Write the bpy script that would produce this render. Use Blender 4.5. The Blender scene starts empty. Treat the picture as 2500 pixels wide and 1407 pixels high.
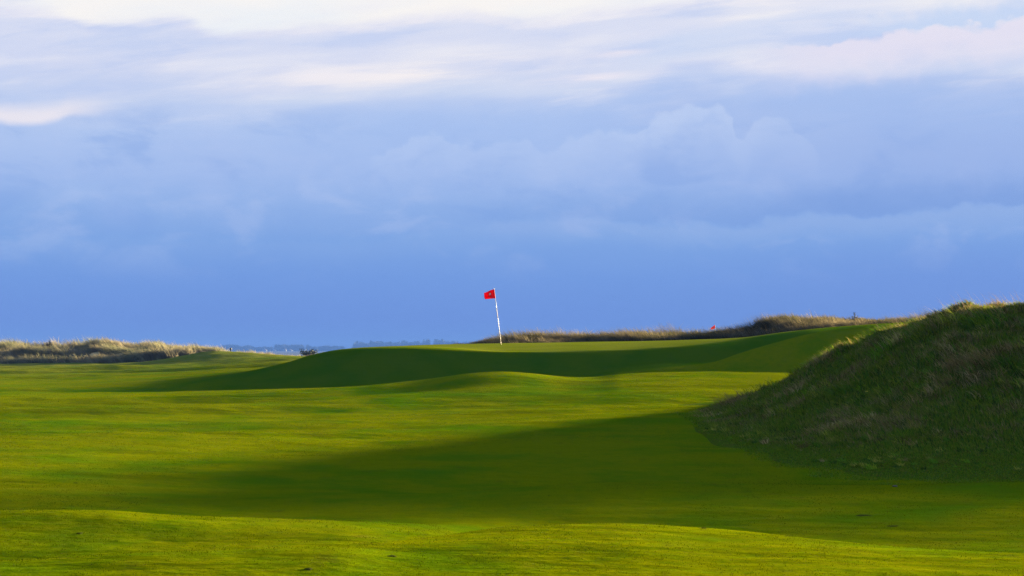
import bpy, math, random
import numpy as np
from mathutils import Vector

random.seed(7)
rng = np.random.default_rng(11)
scene = bpy.context.scene
COL = scene.collection
R = math.radians

# ----------------------------------------------------------------- camera
LENS = 70.0
F = 2500 * LENS / 36.0            # focal length in photo pixels
EYE = 8.0                         # eye height above the sea
HOR = 852.0                       # photo row of the horizon
cam_d = bpy.data.cameras.new("camera")
cam = bpy.data.objects.new("camera", cam_d)
COL.objects.link(cam)
cam.location = (0, 0, EYE)
cam.rotation_euler = (R(90), 0, 0)
cam_d.lens = LENS
cam_d.sensor_width = 36
cam_d.shift_y = (HOR - 703.5) / 2500
cam_d.clip_start = 0.5
cam_d.clip_end = 20000
scene.cycles.use_denoising = True
scene.cycles.denoiser = 'OPENIMAGEDENOISE'
scene.cycles.denoising_input_passes = 'RGB_ALBEDO_NORMAL'
scene.cycles.denoising_prefilter = 'NONE'
scene.camera = cam

# ----------------------------------------------------------------- exposure, sun
EXPO = 3.0
SUN_EL, SUN_AZ = 7.3, 49.0       # azimuth measured from +Y towards +X
scene.view_settings.view_transform = 'Standard'
scene.view_settings.look = 'None'
scene.view_settings.exposure = EXPO
scene.view_settings.gamma = 1.0
sun_d = bpy.data.lights.new("sun", 'SUN')
sun_d.energy = 4.7
sun_d.angle = R(4.0)
sun_d.color = (1.0, 0.80, 0.44)
sun = bpy.data.objects.new("sun", sun_d)
COL.objects.link(sun)
sdir = Vector((math.cos(R(SUN_EL)) * math.sin(R(SUN_AZ)), math.cos(R(SUN_EL)) * math.cos(R(SUN_AZ)), math.sin(R(SUN_EL))))
sun.rotation_euler = (-sdir).to_track_quat('-Z', 'Y').to_euler()
sun.location = sdir * 60


def lin(r, g, b):
    def f(c):
        c = c / 255.0
        return c / 12.92 if c <= 0.04045 else ((c + 0.055) / 1.055) ** 2.4
    return (f(r), f(g), f(b), 1.0)


# ----------------------------------------------------------------- node helper
class NT:
    def __init__(self, tree):
        self.t = tree
        self.n = tree.nodes
        self.l = tree.links

    def put(self, sock, v):
        if hasattr(v, 'is_linked') or isinstance(v, bpy.types.NodeSocket):
            self.l.new(v, sock)
        else:
            sock.default_value = v

    def node(self, kind, **kw):
        nd = self.n.new(kind)
        for k, v in kw.items():
            setattr(nd, k, v)
        return nd

    def m(self, op, a, b=0.0, c=None):
        nd = self.node('ShaderNodeMath', operation=op)
        self.put(nd.inputs[0], a)
        self.put(nd.inputs[1], b)
        if c is not None:
            self.put(nd.inputs[2], c)
        return nd.outputs[0]

    def add(self, a, b): return self.m('ADD', a, b)
    def sub(self, a, b): return self.m('SUBTRACT', a, b)
    def mul(self, a, b): return self.m('MULTIPLY', a, b)

    def ss(self, x, a, b, lo=0.0, hi=1.0):
        nd = self.node('ShaderNodeMapRange', interpolation_type='SMOOTHSTEP')
        self.put(nd.inputs[0], x)
        nd.inputs[1].default_value = a
        nd.inputs[2].default_value = b
        nd.inputs[3].default_value = lo
        nd.inputs[4].default_value = hi
        return nd.outputs[0]

    def xyz(self, x, y, z=0.0):
        nd = self.node('ShaderNodeCombineXYZ')
        self.put(nd.inputs[0], x)
        self.put(nd.inputs[1], y)
        self.put(nd.inputs[2], z)
        return nd.outputs[0]

    def noise(self, vec, scale=1.0, detail=4.0, rough=0.55, dist=0.0):
        nd = self.node('ShaderNodeTexNoise')
        self.put(nd.inputs['Vector'], vec)
        nd.inputs['Scale'].default_value = scale
        nd.inputs['Detail'].default_value = detail
        nd.inputs['Roughness'].default_value = rough
        nd.inputs['Distortion'].default_value = dist
        return nd.outputs['Fac']

    def mix(self, fac, a, b, mode='MIX'):
        nd = self.node('ShaderNodeMixRGB', blend_type=mode)
        self.put(nd.inputs[0], fac)
        self.put(nd.inputs[1], a)
        self.put(nd.inputs[2], b)
        return nd.outputs[0]

    def curve(self, x, pts, xr, yr):
        nd = self.node('ShaderNodeFloatCurve')
        cm = nd.mapping
        cm.use_clip = True
        cm.extend = 'HORIZONTAL'
        cu = cm.curves[0]
        q = [((p[0] - xr[0]) / (xr[1] - xr[0]), (p[1] - yr[0]) / (yr[1] - yr[0])) for p in pts]
        cu.points[0].location = q[0]
        cu.points[1].location = q[-1]
        for a in q[1:-1]:
            cu.points.new(*a)
        cm.update()
        xin = self.mul(self.sub(x, xr[0]), 1.0 / (xr[1] - xr[0]))
        self.put(nd.inputs['Value'], xin)
        return self.add(self.mul(nd.outputs[0], yr[1] - yr[0]), yr[0])

    def ramp(self, fac, stops, interp='LINEAR'):
        nd = self.node('ShaderNodeValToRGB')
        cr = nd.color_ramp
        cr.interpolation = interp
        cr.elements[0].position = stops[0][0]
        cr.elements[0].color = stops[0][1]
        cr.elements[1].position = stops[-1][0]
        cr.elements[1].color = stops[-1][1]
        for p, c in stops[1:-1]:
            e = cr.elements.new(p)
            e.color = c
        self.put(nd.inputs[0], fac)
        return nd.outputs[0]


# ----------------------------------------------------------------- sky
world = bpy.data.worlds.new("World")
scene.world = world
world.use_nodes = True
wt = NT(world.node_tree)
wt.n.clear()
tc = wt.node('ShaderNodeTexCoord')
sep = wt.node('ShaderNodeSeparateXYZ')
wt.l.new(tc.outputs['Generated'], sep.inputs[0])
dx, dy, dz = sep.outputs
hyp = wt.m('SQRT', wt.add(wt.mul(dx, dx), wt.mul(dy, dy)))
U = wt.add(wt.mul(wt.m('ARCTAN2', dx, dy), 4.861), 1.25)            # 0..2.5 across the view
W = wt.sub(0.852, wt.mul(wt.m('DIVIDE', dz, wt.m('MAXIMUM', hyp, 0.02)), 4.861))   # 0.852 at the horizon, smaller upwards

TW = wt.add(W, wt.mul(U, 0.10))                                      # bands that rise to the right
nA = wt.sub(wt.noise(wt.xyz(wt.mul(U, 1.5), wt.mul(TW, 6.0), 3.1), 1.0, 5, 0.5), 0.5)
nB = wt.sub(wt.noise(wt.xyz(wt.mul(U, 4.0), wt.mul(TW, 17.0), 8.7), 1.0, 6, 0.55), 0.5)
nP = wt.sub(wt.noise(wt.xyz(wt.mul(U, 9.0), wt.mul(W, 12.0), 1.7), 1.0, 6, 0.6), 0.5)
nQ = wt.sub(wt.noise(wt.xyz(wt.mul(U, 26.0), wt.mul(W, 30.0), 5.7), 1.0, 5, 0.6), 0.5)
def billow(scale, seed):
    nd = wt.node('ShaderNodeTexVoronoi', feature='SMOOTH_F1')
    wt.l.new(wt.xyz(wt.add(U, wt.mul(nQ, 0.02)), wt.mul(wt.add(W, wt.mul(nP, 0.03)), 1.25), seed), nd.inputs['Vector'])
    nd.inputs['Scale'].default_value = scale
    nd.inputs['Smoothness'].default_value = 0.25
    return wt.sub(nd.outputs['Distance'], 0.45)
bl = wt.add(wt.mul(billow(17.0, 0.3), 0.030), wt.mul(billow(42.0, 0.7), 0.013))
amp = wt.ss(W, 0.75, 0.25)                                           # calm near the horizon
Wd = wt.add(W, wt.mul(amp, wt.add(wt.mul(nA, 0.16), wt.mul(nB, 0.07))))
Wd = wt.add(Wd, wt.mul(wt.ss(W, 0.80, 0.45), wt.mul(nP, 0.04)))


def wp(w): return (w + 0.6) / 1.6


base = wt.ramp(wt.mul(wt.add(Wd, 0.6), 1 / 1.6), [
    (wp(-0.6), lin(142, 182, 224)),
    (wp(-0.25), lin(202, 217, 240)),
    (wp(-0.02), lin(238, 236, 244)),
    (wp(0.08), lin(226, 228, 244)),
    (wp(0.17), lin(213, 219, 242)),
    (wp(0.25), lin(196, 210, 241)),
    (wp(0.33), lin(177, 199, 240)),
    (wp(0.42), lin(163, 189, 237)),
    (wp(0.50), lin(145, 178, 232)),
    (wp(0.58), lin(129, 168, 228)),
    (wp(0.68), lin(115, 155, 224)),
    (wp(0.78), lin(109, 146, 220)),
    (wp(0.852), lin(108, 146, 220)),
    (wp(1.0), lin(104, 140, 212))])
c = base
XR, YR = (-0.2, 2.7), (-0.1, 0.7)
# soft broken texture through the whole deck
nS1 = wt.noise(wt.xyz(wt.mul(U, 2.6), wt.mul(TW, 15.0), 12.3), 1.0, 8, 0.56, 0.25)
nS2 = wt.noise(wt.xyz(wt.mul(U, 4.5), wt.mul(W, 9.0), 21.9), 1.0, 7, 0.58, 0.4)
up = wt.ss(W, 0.36, 0.20)
c = wt.mix(wt.mul(wt.mul(wt.ss(nS1, 0.48, 0.70), up), 0.66), c, lin(247, 243, 246))
c = wt.mix(wt.mul(wt.mul(wt.ss(nS1, 0.50, 0.32), up), 0.60), c, lin(182, 201, 241))
lowm = wt.mul(wt.ss(W, 0.22, 0.34), wt.ss(W, 0.72, 0.55))
c = wt.mix(wt.mul(wt.mul(wt.ss(nS2, 0.50, 0.70), lowm), 0.32), c, lin(186, 203, 241))
c = wt.mix(wt.mul(wt.mul(wt.ss(nS2, 0.50, 0.32), lowm), 0.36), c, lin(124, 162, 226))
# darker blue undersides in the upper right and right
c = wt.mix(wt.mul(wt.mul(wt.ss(U, 1.2, 2.3), wt.ss(W, 0.17, 0.27)), wt.ss(W, 0.62, 0.40, 0, 0.55)), c, lin(146, 173, 229))
# a deck whose lower edge steps up to the right
E7 = wt.curve(U, [(0.0, 0.325), (0.5, 0.30), (0.95, 0.238), (1.25, 0.236), (1.45, 0.222), (1.57, 0.185), (1.66, 0.145), (1.85, 0.16), (2.0, 0.185), (2.5, 0.20)], XR, YR)
d7 = wt.add(wt.sub(W, E7), wt.add(wt.mul(nB, 0.03), wt.mul(nP, 0.012)))
c = wt.mix(wt.mul(wt.mul(wt.ss(d7, -0.012, 0.05), wt.ss(d7, 0.20, 0.06)), wt.ss(U, 0.5, 1.0, 0.0, 0.55)), c, lin(166, 193, 240))
c = wt.mix(wt.mul(wt.mul(wt.ss(d7, 0.012, -0.012), wt.ss(d7, -0.10, -0.01)), wt.ss(U, 0.6, 1.0, 0, 0.35)), c, lin(216, 225, 243))
# lavender band under the white top
E1 = wt.curve(U, [(-0.1, 0.05), (0.0, 0.055), (0.13, 0.055), (0.24, 0.098), (0.35, 0.086), (0.44, 0.072), (0.53, 0.106), (0.65, 0.087), (0.74, 0.078), (0.85, 0.078),
                  (1.0, 0.057), (1.15, 0.04), (1.26, 0.062), (1.45, 0.033), (1.65, 0.022), (1.9, 0.0), (2.1, -0.02), (2.3, 0.03), (2.5, -0.01)], XR, YR)
d1 = wt.add(wt.sub(E1, W), wt.add(wt.mul(wt.sub(nS1, 0.5), 0.10), wt.mul(nQ, 0.008)))
c = wt.mix(wt.mul(wt.mul(wt.ss(d1, 0.0, -0.02), wt.ss(d1, -0.12, -0.02)), 0.45), c, lin(207, 217, 243))
white = wt.mix(wt.ss(nA, -0.1, 0.2), lin(252, 248, 244), lin(240, 244, 248))
c = wt.mix(wt.mul(wt.mul(wt.ss(d1, -0.006, 0.040), wt.ss(W, -0.35, -0.1)), wt.ss(nB, -0.35, 0.0, 0.5, 0.92)), c, white)
# second parallel band, upper middle
E2 = wt.curve(U, [(1.3, 0.12), (1.55, 0.10), (1.7, 0.075), (1.85, 0.045), (2.0, 0.02), (2.2, -0.02)], XR, YR)
d2 = wt.add(wt.sub(W, E2), wt.add(wt.mul(nB, 0.03), wt.mul(nP, 0.012)))
c = wt.mix(wt.mul(wt.mul(wt.ss(d2, -0.008, 0.014), wt.ss(d2, 0.09, 0.02)), wt.mul(wt.ss(U, 1.35, 1.7), 0.5)), c, lin(200, 216, 245))
# bright wisps
def blob(u0, w0, su, sw, tilt=0.10):
    a = wt.mul(wt.sub(U, u0), 1.0 / su)
    b = wt.mul(wt.add(wt.sub(W, w0), wt.mul(wt.sub(U, u0), tilt)), 1.0 / sw)
    r = wt.add(wt.mul(a, a), wt.mul(b, b))
    return wt.m('EXPONENT', wt.mul(r, -1.0))
streak = wt.ss(wt.noise(wt.xyz(wt.mul(U, 3.0), wt.mul(wt.add(W, wt.mul(U, 0.06)), 34.0), 2.2), 1.0, 5, 0.55), 0.40, 0.66)
for (u0, w0, su, sw, k, col) in [
        (1.00, 0.182, 0.26, 0.030, 1.0, (250, 243, 243)), (0.80, 0.187, 0.16, 0.022, 0.9, (246, 240, 244)),
        (1.08, 0.140, 0.20, 0.022, 0.7, (240, 238, 244)),
        (1.43, 0.193, 0.13, 0.012, 0.9, (246, 238, 244)), (1.52, 0.131, 0.07, 0.008, 0.8, (244, 236, 243)),
        (0.30, 0.262, 0.22, 0.016, 0.5, (226, 229, 242)), (0.70, 0.248, 0.2, 0.02, 0.4, (222, 228, 242)),
        (2.0, 0.03, 0.3, 0.03, 0.6, (238, 236, 246)), (2.3, 0.02, 0.2, 0.03, 0.8, (244, 242, 244)), (1.85, 0.035, 0.10, 0.02, 0.8, (250, 246, 244))]:
    c = wt.mix(wt.mul(wt.mul(blob(u0, w0, su, sw), k), wt.add(0.25, wt.mul(streak, 0.75))), c, lin(*col))
# left bright streak with a crisp lower edge
E3 = wt.curve(U, [(-0.2, 0.315), (0.0, 0.318), (0.105, 0.321), (0.16, 0.313), (0.19, 0.300), (0.25, 0.298), (0.35, 0.285)], XR, YR)
d3 = wt.add(wt.sub(E3, W), wt.add(wt.mul(nP, 0.014), wt.mul(nB, 0.016)))
c = wt.mix(wt.mul(wt.mul(wt.ss(d3, -0.006, 0.014), wt.ss(d3, 0.062, 0.018)), wt.mul(wt.ss(U, 0.32, 0.12), 0.85)), c, lin(243, 236, 241))
c = wt.mix(wt.mul(wt.mul(wt.ss(U, 0.25, 0.0), wt.ss(W, 0.10, 0.13)), wt.mul(wt.ss(W, 0.24, 0.19), 0.4)), c, lin(196, 210, 243))
# cumulus bank at upper right
E4 = wt.curve(U, [(1.6, 0.15), (1.85, 0.122), (1.97, 0.118), (2.02, 0.112), (2.1, 0.108), (2.17, 0.098), (2.24, 0.086), (2.33, 0.076), (2.38, 0.084), (2.43, 0.073), (2.5, 0.070)], XR, YR)
d4 = wt.sub(wt.add(wt.sub(W, E4), wt.add(wt.mul(nQ, 0.016), wt.mul(nP, 0.012))), bl)
c = wt.mix(wt.mul(wt.mul(wt.ss(d4, 0.0, -0.008), wt.ss(d4, -0.065, -0.015)), wt.ss(U, 1.85, 2.3, 0, 0.6)), c, lin(188, 212, 246))
c = wt.mix(wt.mul(wt.mul(wt.ss(d4, -0.003, 0.009), wt.ss(d4, 0.13, 0.02)), wt.ss(U, 1.75, 2.05, 0, 0.85)), c, lin(233, 228, 243))
# shadowed cumulus heads in the middle
E5 = wt.curve(U, [(0.85, 0.40), (0.98, 0.355), (1.03, 0.335), (1.062, 0.321), (1.095, 0.340), (1.13, 0.352), (1.2, 0.345), (1.28, 0.343), (1.33, 0.368), (1.38, 0.348), (1.44, 0.328),
                  (1.49, 0.313), (1.53, 0.322), (1.58, 0.300), (1.63, 0.278), (1.67, 0.262), (1.69, 0.257), (1.715, 0.265), (1.742, 0.253), (1.765, 0.272), (1.785, 0.300), (1.805, 0.332),
                  (1.84, 0.300), (1.875, 0.288), (1.91, 0.298), (1.95, 0.325), (2.0, 0.38)], XR, YR)
d5 = wt.sub(wt.add(wt.sub(W, E5), wt.add(wt.mul(nQ, 0.018), wt.mul(nP, 0.014))), bl)
m5 = wt.mul(wt.ss(d5, -0.003, 0.009), wt.ss(d5, 0.12, 0.01))
k5 = wt.curve(U, [(0.9, 0.0), (1.06, 0.38), (1.2, 0.28), (1.45, 0.42), (1.7, 0.75), (1.8, 0.45), (1.88, 0.38), (2.0, 0.0)], XR, (0.0, 1.0))
c = wt.mix(wt.mul(m5, k5), c, lin(190, 208, 243))
c = wt.mix(wt.mul(wt.mul(wt.ss(d5, 0.0, -0.008), wt.ss(d5, -0.09, -0.01)), wt.mul(k5, 0.45)), c, lin(160, 186, 236))
c = wt.mix(wt.mul(wt.mul(wt.ss(d5, 0.0, 0.02), wt.ss(d5, 0.14, 0.05)), wt.mul(wt.ss(bl, -0.004, 0.012), wt.mul(k5, 0.45))), c, lin(158, 184, 235))
# low bank on the right: dark base, paler tops below it
E6 = wt.curve(U, [(0.9, 0.585), (1.25, 0.545), (1.36, 0.540), (1.42, 0.535), (1.6, 0.545), (1.85, 0.545), (1.95, 0.525), (2.1, 0.532), (2.2, 0.52), (2.5, 0.515)], XR, YR)
d6 = wt.sub(wt.add(wt.sub(W, E6), wt.add(wt.mul(nP, 0.030), wt.mul(nB, 0.014))), wt.mul(bl, 0.7))
c = wt.mix(wt.mul(wt.mul(wt.ss(d6, 0.004, -0.010), wt.ss(d6, -0.10, -0.01)), wt.ss(U, 1.0, 2.2, 0.1, 0.55)), c, lin(122, 157, 221))
c = wt.mix(wt.mul(wt.mul(wt.ss(d6, -0.004, 0.010), wt.ss(d6, 0.075, 0.012)), wt.ss(U, 0.9, 1.9, 0.1, 0.5)), c, lin(152, 181, 230))
for (u0, w0, su, sw, k, col) in [
        (1.40, 0.557, 0.05, 0.022, 0.5, (160, 184, 233)), (1.25, 0.555, 0.09, 0.018, 0.3, (155, 182, 232)),
        (0.30, 0.515, 0.05, 0.035, 0.45, (168, 191, 238)), (0.52, 0.47, 0.05, 0.045, 0.45, (172, 194, 239)), (0.20, 0.475, 0.16, 0.02, 0.35, (174, 198, 240)),
        (0.62, 0.40, 0.13, 0.03, 0.4, (188, 204, 241)), (2.35, 0.40, 0.09, 0.022, 0.35, (160, 184, 235)), (0.75, 0.545, 0.4, 0.03, 0.3, (150, 180, 233))]:
    c = wt.mix(wt.mul(blob(u0, w0, su, sw, 0.0), wt.mul(wt.ss(nP, -0.30, 0.25), k)), c, lin(*col))
# violet tint low on the right
c = wt.mix(wt.mul(blob(2.3, 0.70, 0.5, 0.10, 0.0), 0.35), c, lin(116, 148, 220))

sky = wt.node('ShaderNodeTexSky', sky_type='NISHITA')
sky.sun_disc = False
sky.sun_elevation = R(SUN_EL)
sky.sun_rotation = R(SUN_AZ)
sky.air_density = 1.0
sky.dust_density = 1.5
nish = wt.mix(1.0, sky.outputs[0], (0.24, 0.27, 0.34, 1), 'MULTIPLY')
c = wt.mix(wt.ss(W, -0.5, -1.6, 0, 0.45), c, nish)
# ground side of the dome
c = wt.mix(wt.ss(W, 1.0, 1.4), c, lin(60, 80, 90))
bg = wt.node('ShaderNodeBackground')
wt.l.new(c, bg.inputs[0])
bg.inputs[1].default_value = 2.0 ** -EXPO
wo = wt.node('ShaderNodeOutputWorld')
wt.l.new(bg.outputs[0], wo.inputs[0])


# ----------------------------------------------------------------- small helpers
def tag(o, label=None, cat=None, group=None, kind=None):
    for k, v in (('label', label), ('category', cat), ('group', group), ('kind', kind)):
        if v:
            o[k] = v
    return o


def mesh_obj(name, verts, faces, mat=None, parent=None, smooth=True):
    me = bpy.data.meshes.new(name)
    me.from_pydata([tuple(map(float, v)) for v in verts], [], [tuple(int(i) for i in f) for f in faces])
    me.update()
    if smooth:
        me.polygons.foreach_set('use_smooth', np.ones(len(me.polygons), bool))
    o = bpy.data.objects.new(name, me)
    COL.objects.link(o)
    if mat:
        me.materials.append(mat)
    if parent:
        o.parent = parent
    return o


def raw_mesh(name, V, loops, starts, totals, mat, smooth=True, colors=None):
    me = bpy.data.meshes.new(name)
    me.vertices.add(len(V))
    me.vertices.foreach_set('co', np.asarray(V, np.float32).ravel())
    me.loops.add(len(loops))
    me.loops.foreach_set('vertex_index', np.asarray(loops, np.int32))
    me.polygons.add(len(starts))
    me.polygons.foreach_set('loop_start', np.asarray(starts, np.int32))
    me.polygons.foreach_set('loop_total', np.asarray(totals, np.int32))
    if colors is not None:
        a = me.color_attributes.new('tint', 'FLOAT_COLOR', 'POINT')
        a.data.foreach_set('color', np.c_[colors, np.ones(len(colors))].astype(np.float32).ravel())
    me.update(calc_edges=True)
    me.validate()
    if smooth:
        me.polygons.foreach_set('use_smooth', np.ones(len(me.polygons), bool))
    me.materials.append(mat)
    o = bpy.data.objects.new(name, me)
    COL.objects.link(o)
    return o


def grid_mesh(name, X, Y, Z, mat):
    r, cc = X.shape
    V = np.stack([X, Y, Z], -1).reshape(-1, 3)
    idx = np.arange(r * cc).reshape(r, cc)
    q = np.stack([idx[:-1, :-1], idx[:-1, 1:], idx[1:, 1:], idx[1:, :-1]], -1).reshape(-1, 4)
    return raw_mesh(name, V, q.ravel(), np.arange(len(q)) * 4, np.full(len(q), 4), mat)


def vnoise(x, y, seed=0):
    xi, yi = np.floor(x).astype(np.int64), np.floor(y).astype(np.int64)
    fx, fy = x - xi, y - yi
    fx = fx * fx * fx * (fx * (fx * 6 - 15) + 10)
    fy = fy * fy * fy * (fy * (fy * 6 - 15) + 10)

    def h(a, b):
        n = (a * 374761393 + b * 668265263 + seed * 1442695041) & 0xffffffff
        n = ((n ^ (n >> 13)) * 1274126177) & 0xffffffff
        n = (n ^ (n >> 16)) & 0xffffffff
        return n / 4294967295.0 * 2 - 1
    return (h(xi, yi) * (1 - fx) + h(xi + 1, yi) * fx) * (1 - fy) + (h(xi, yi + 1) * (1 - fx) + h(xi + 1, yi + 1) * fx) * fy


def fbm(x, y, seed=0, octv=4, g=0.5):
    s, a, f = 0, 1.0, 1.0
    for i in range(octv):
        s = s + a * vnoise(x * f + i * 17.3, y * f - i * 9.1, seed + i)
        a *= g
        f *= 2.03
    return s


def slopes(X, Yv):
    """PCHIP slopes along axis 1"""
    h = np.diff(X, axis=1)
    d = np.diff(Yv, axis=1) / h
    m = np.zeros_like(Yv)
    w1, w2 = 2 * h[:, 1:] + h[:, :-1], h[:, 1:] + 2 * h[:, :-1]
    same = d[:, :-1] * d[:, 1:] > 0
    with np.errstate(divide='ignore', invalid='ignore'):
        mm = (w1 + w2) / (w1 / d[:, :-1] + w2 / d[:, 1:])
    m[:, 1:-1] = np.where(same, mm, 0)
    m[:, 0], m[:, -1] = d[:, 0], d[:, -1]
    return m


def pchip_rows(X, Yv, x):
    """row-wise: X, Yv (n,K) knots, x (n,) query"""
    m = slopes(X, Yv)
    K = X.shape[1]
    x = np.clip(x, X[:, 0], X[:, -1])
    i = np.clip((x[:, None] >= X).sum(1) - 1, 0, K - 2)
    r = np.arange(len(x))
    h = X[r, i + 1] - X[r, i]
    t = (x - X[r, i]) / h
    y0, y1, m0, m1 = Yv[r, i], Yv[r, i + 1], m[r, i], m[r, i + 1]
    return (y0 * (2 * t**3 - 3 * t**2 + 1) + h * m0 * (t**3 - 2 * t**2 + t) + y1 * (-2 * t**3 + 3 * t**2) + h * m1 * (t**3 - t**2))


def p1(xs, ys, x):
    xs, ys = np.asarray(xs, float), np.asarray(ys, float)
    x = np.clip(x, xs[0], xs[-1])
    if len(xs) == 2:
        return np.interp(x, xs, ys)
    n = len(x)
    m = slopes(xs[None], ys[None])[0]
    i = np.clip(np.searchsorted(xs, x, 'right') - 1, 0, len(xs) - 2)
    h = xs[i + 1] - xs[i]
    t = (x - xs[i]) / h
    return ys[i] * (2 * t**3 - 3 * t**2 + 1) + h * m[i] * (t**3 - 2 * t**2 + t) + ys[i + 1] * (-2 * t**3 + 3 * t**2) + h * m[i + 1] * (t**3 - t**2)


def z_of(py, Y): return EYE - (py - HOR) * Y / F
def pt(px, py, Y): return np.array([(px - 1250) / F * Y, Y, z_of(py, Y)])


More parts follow.
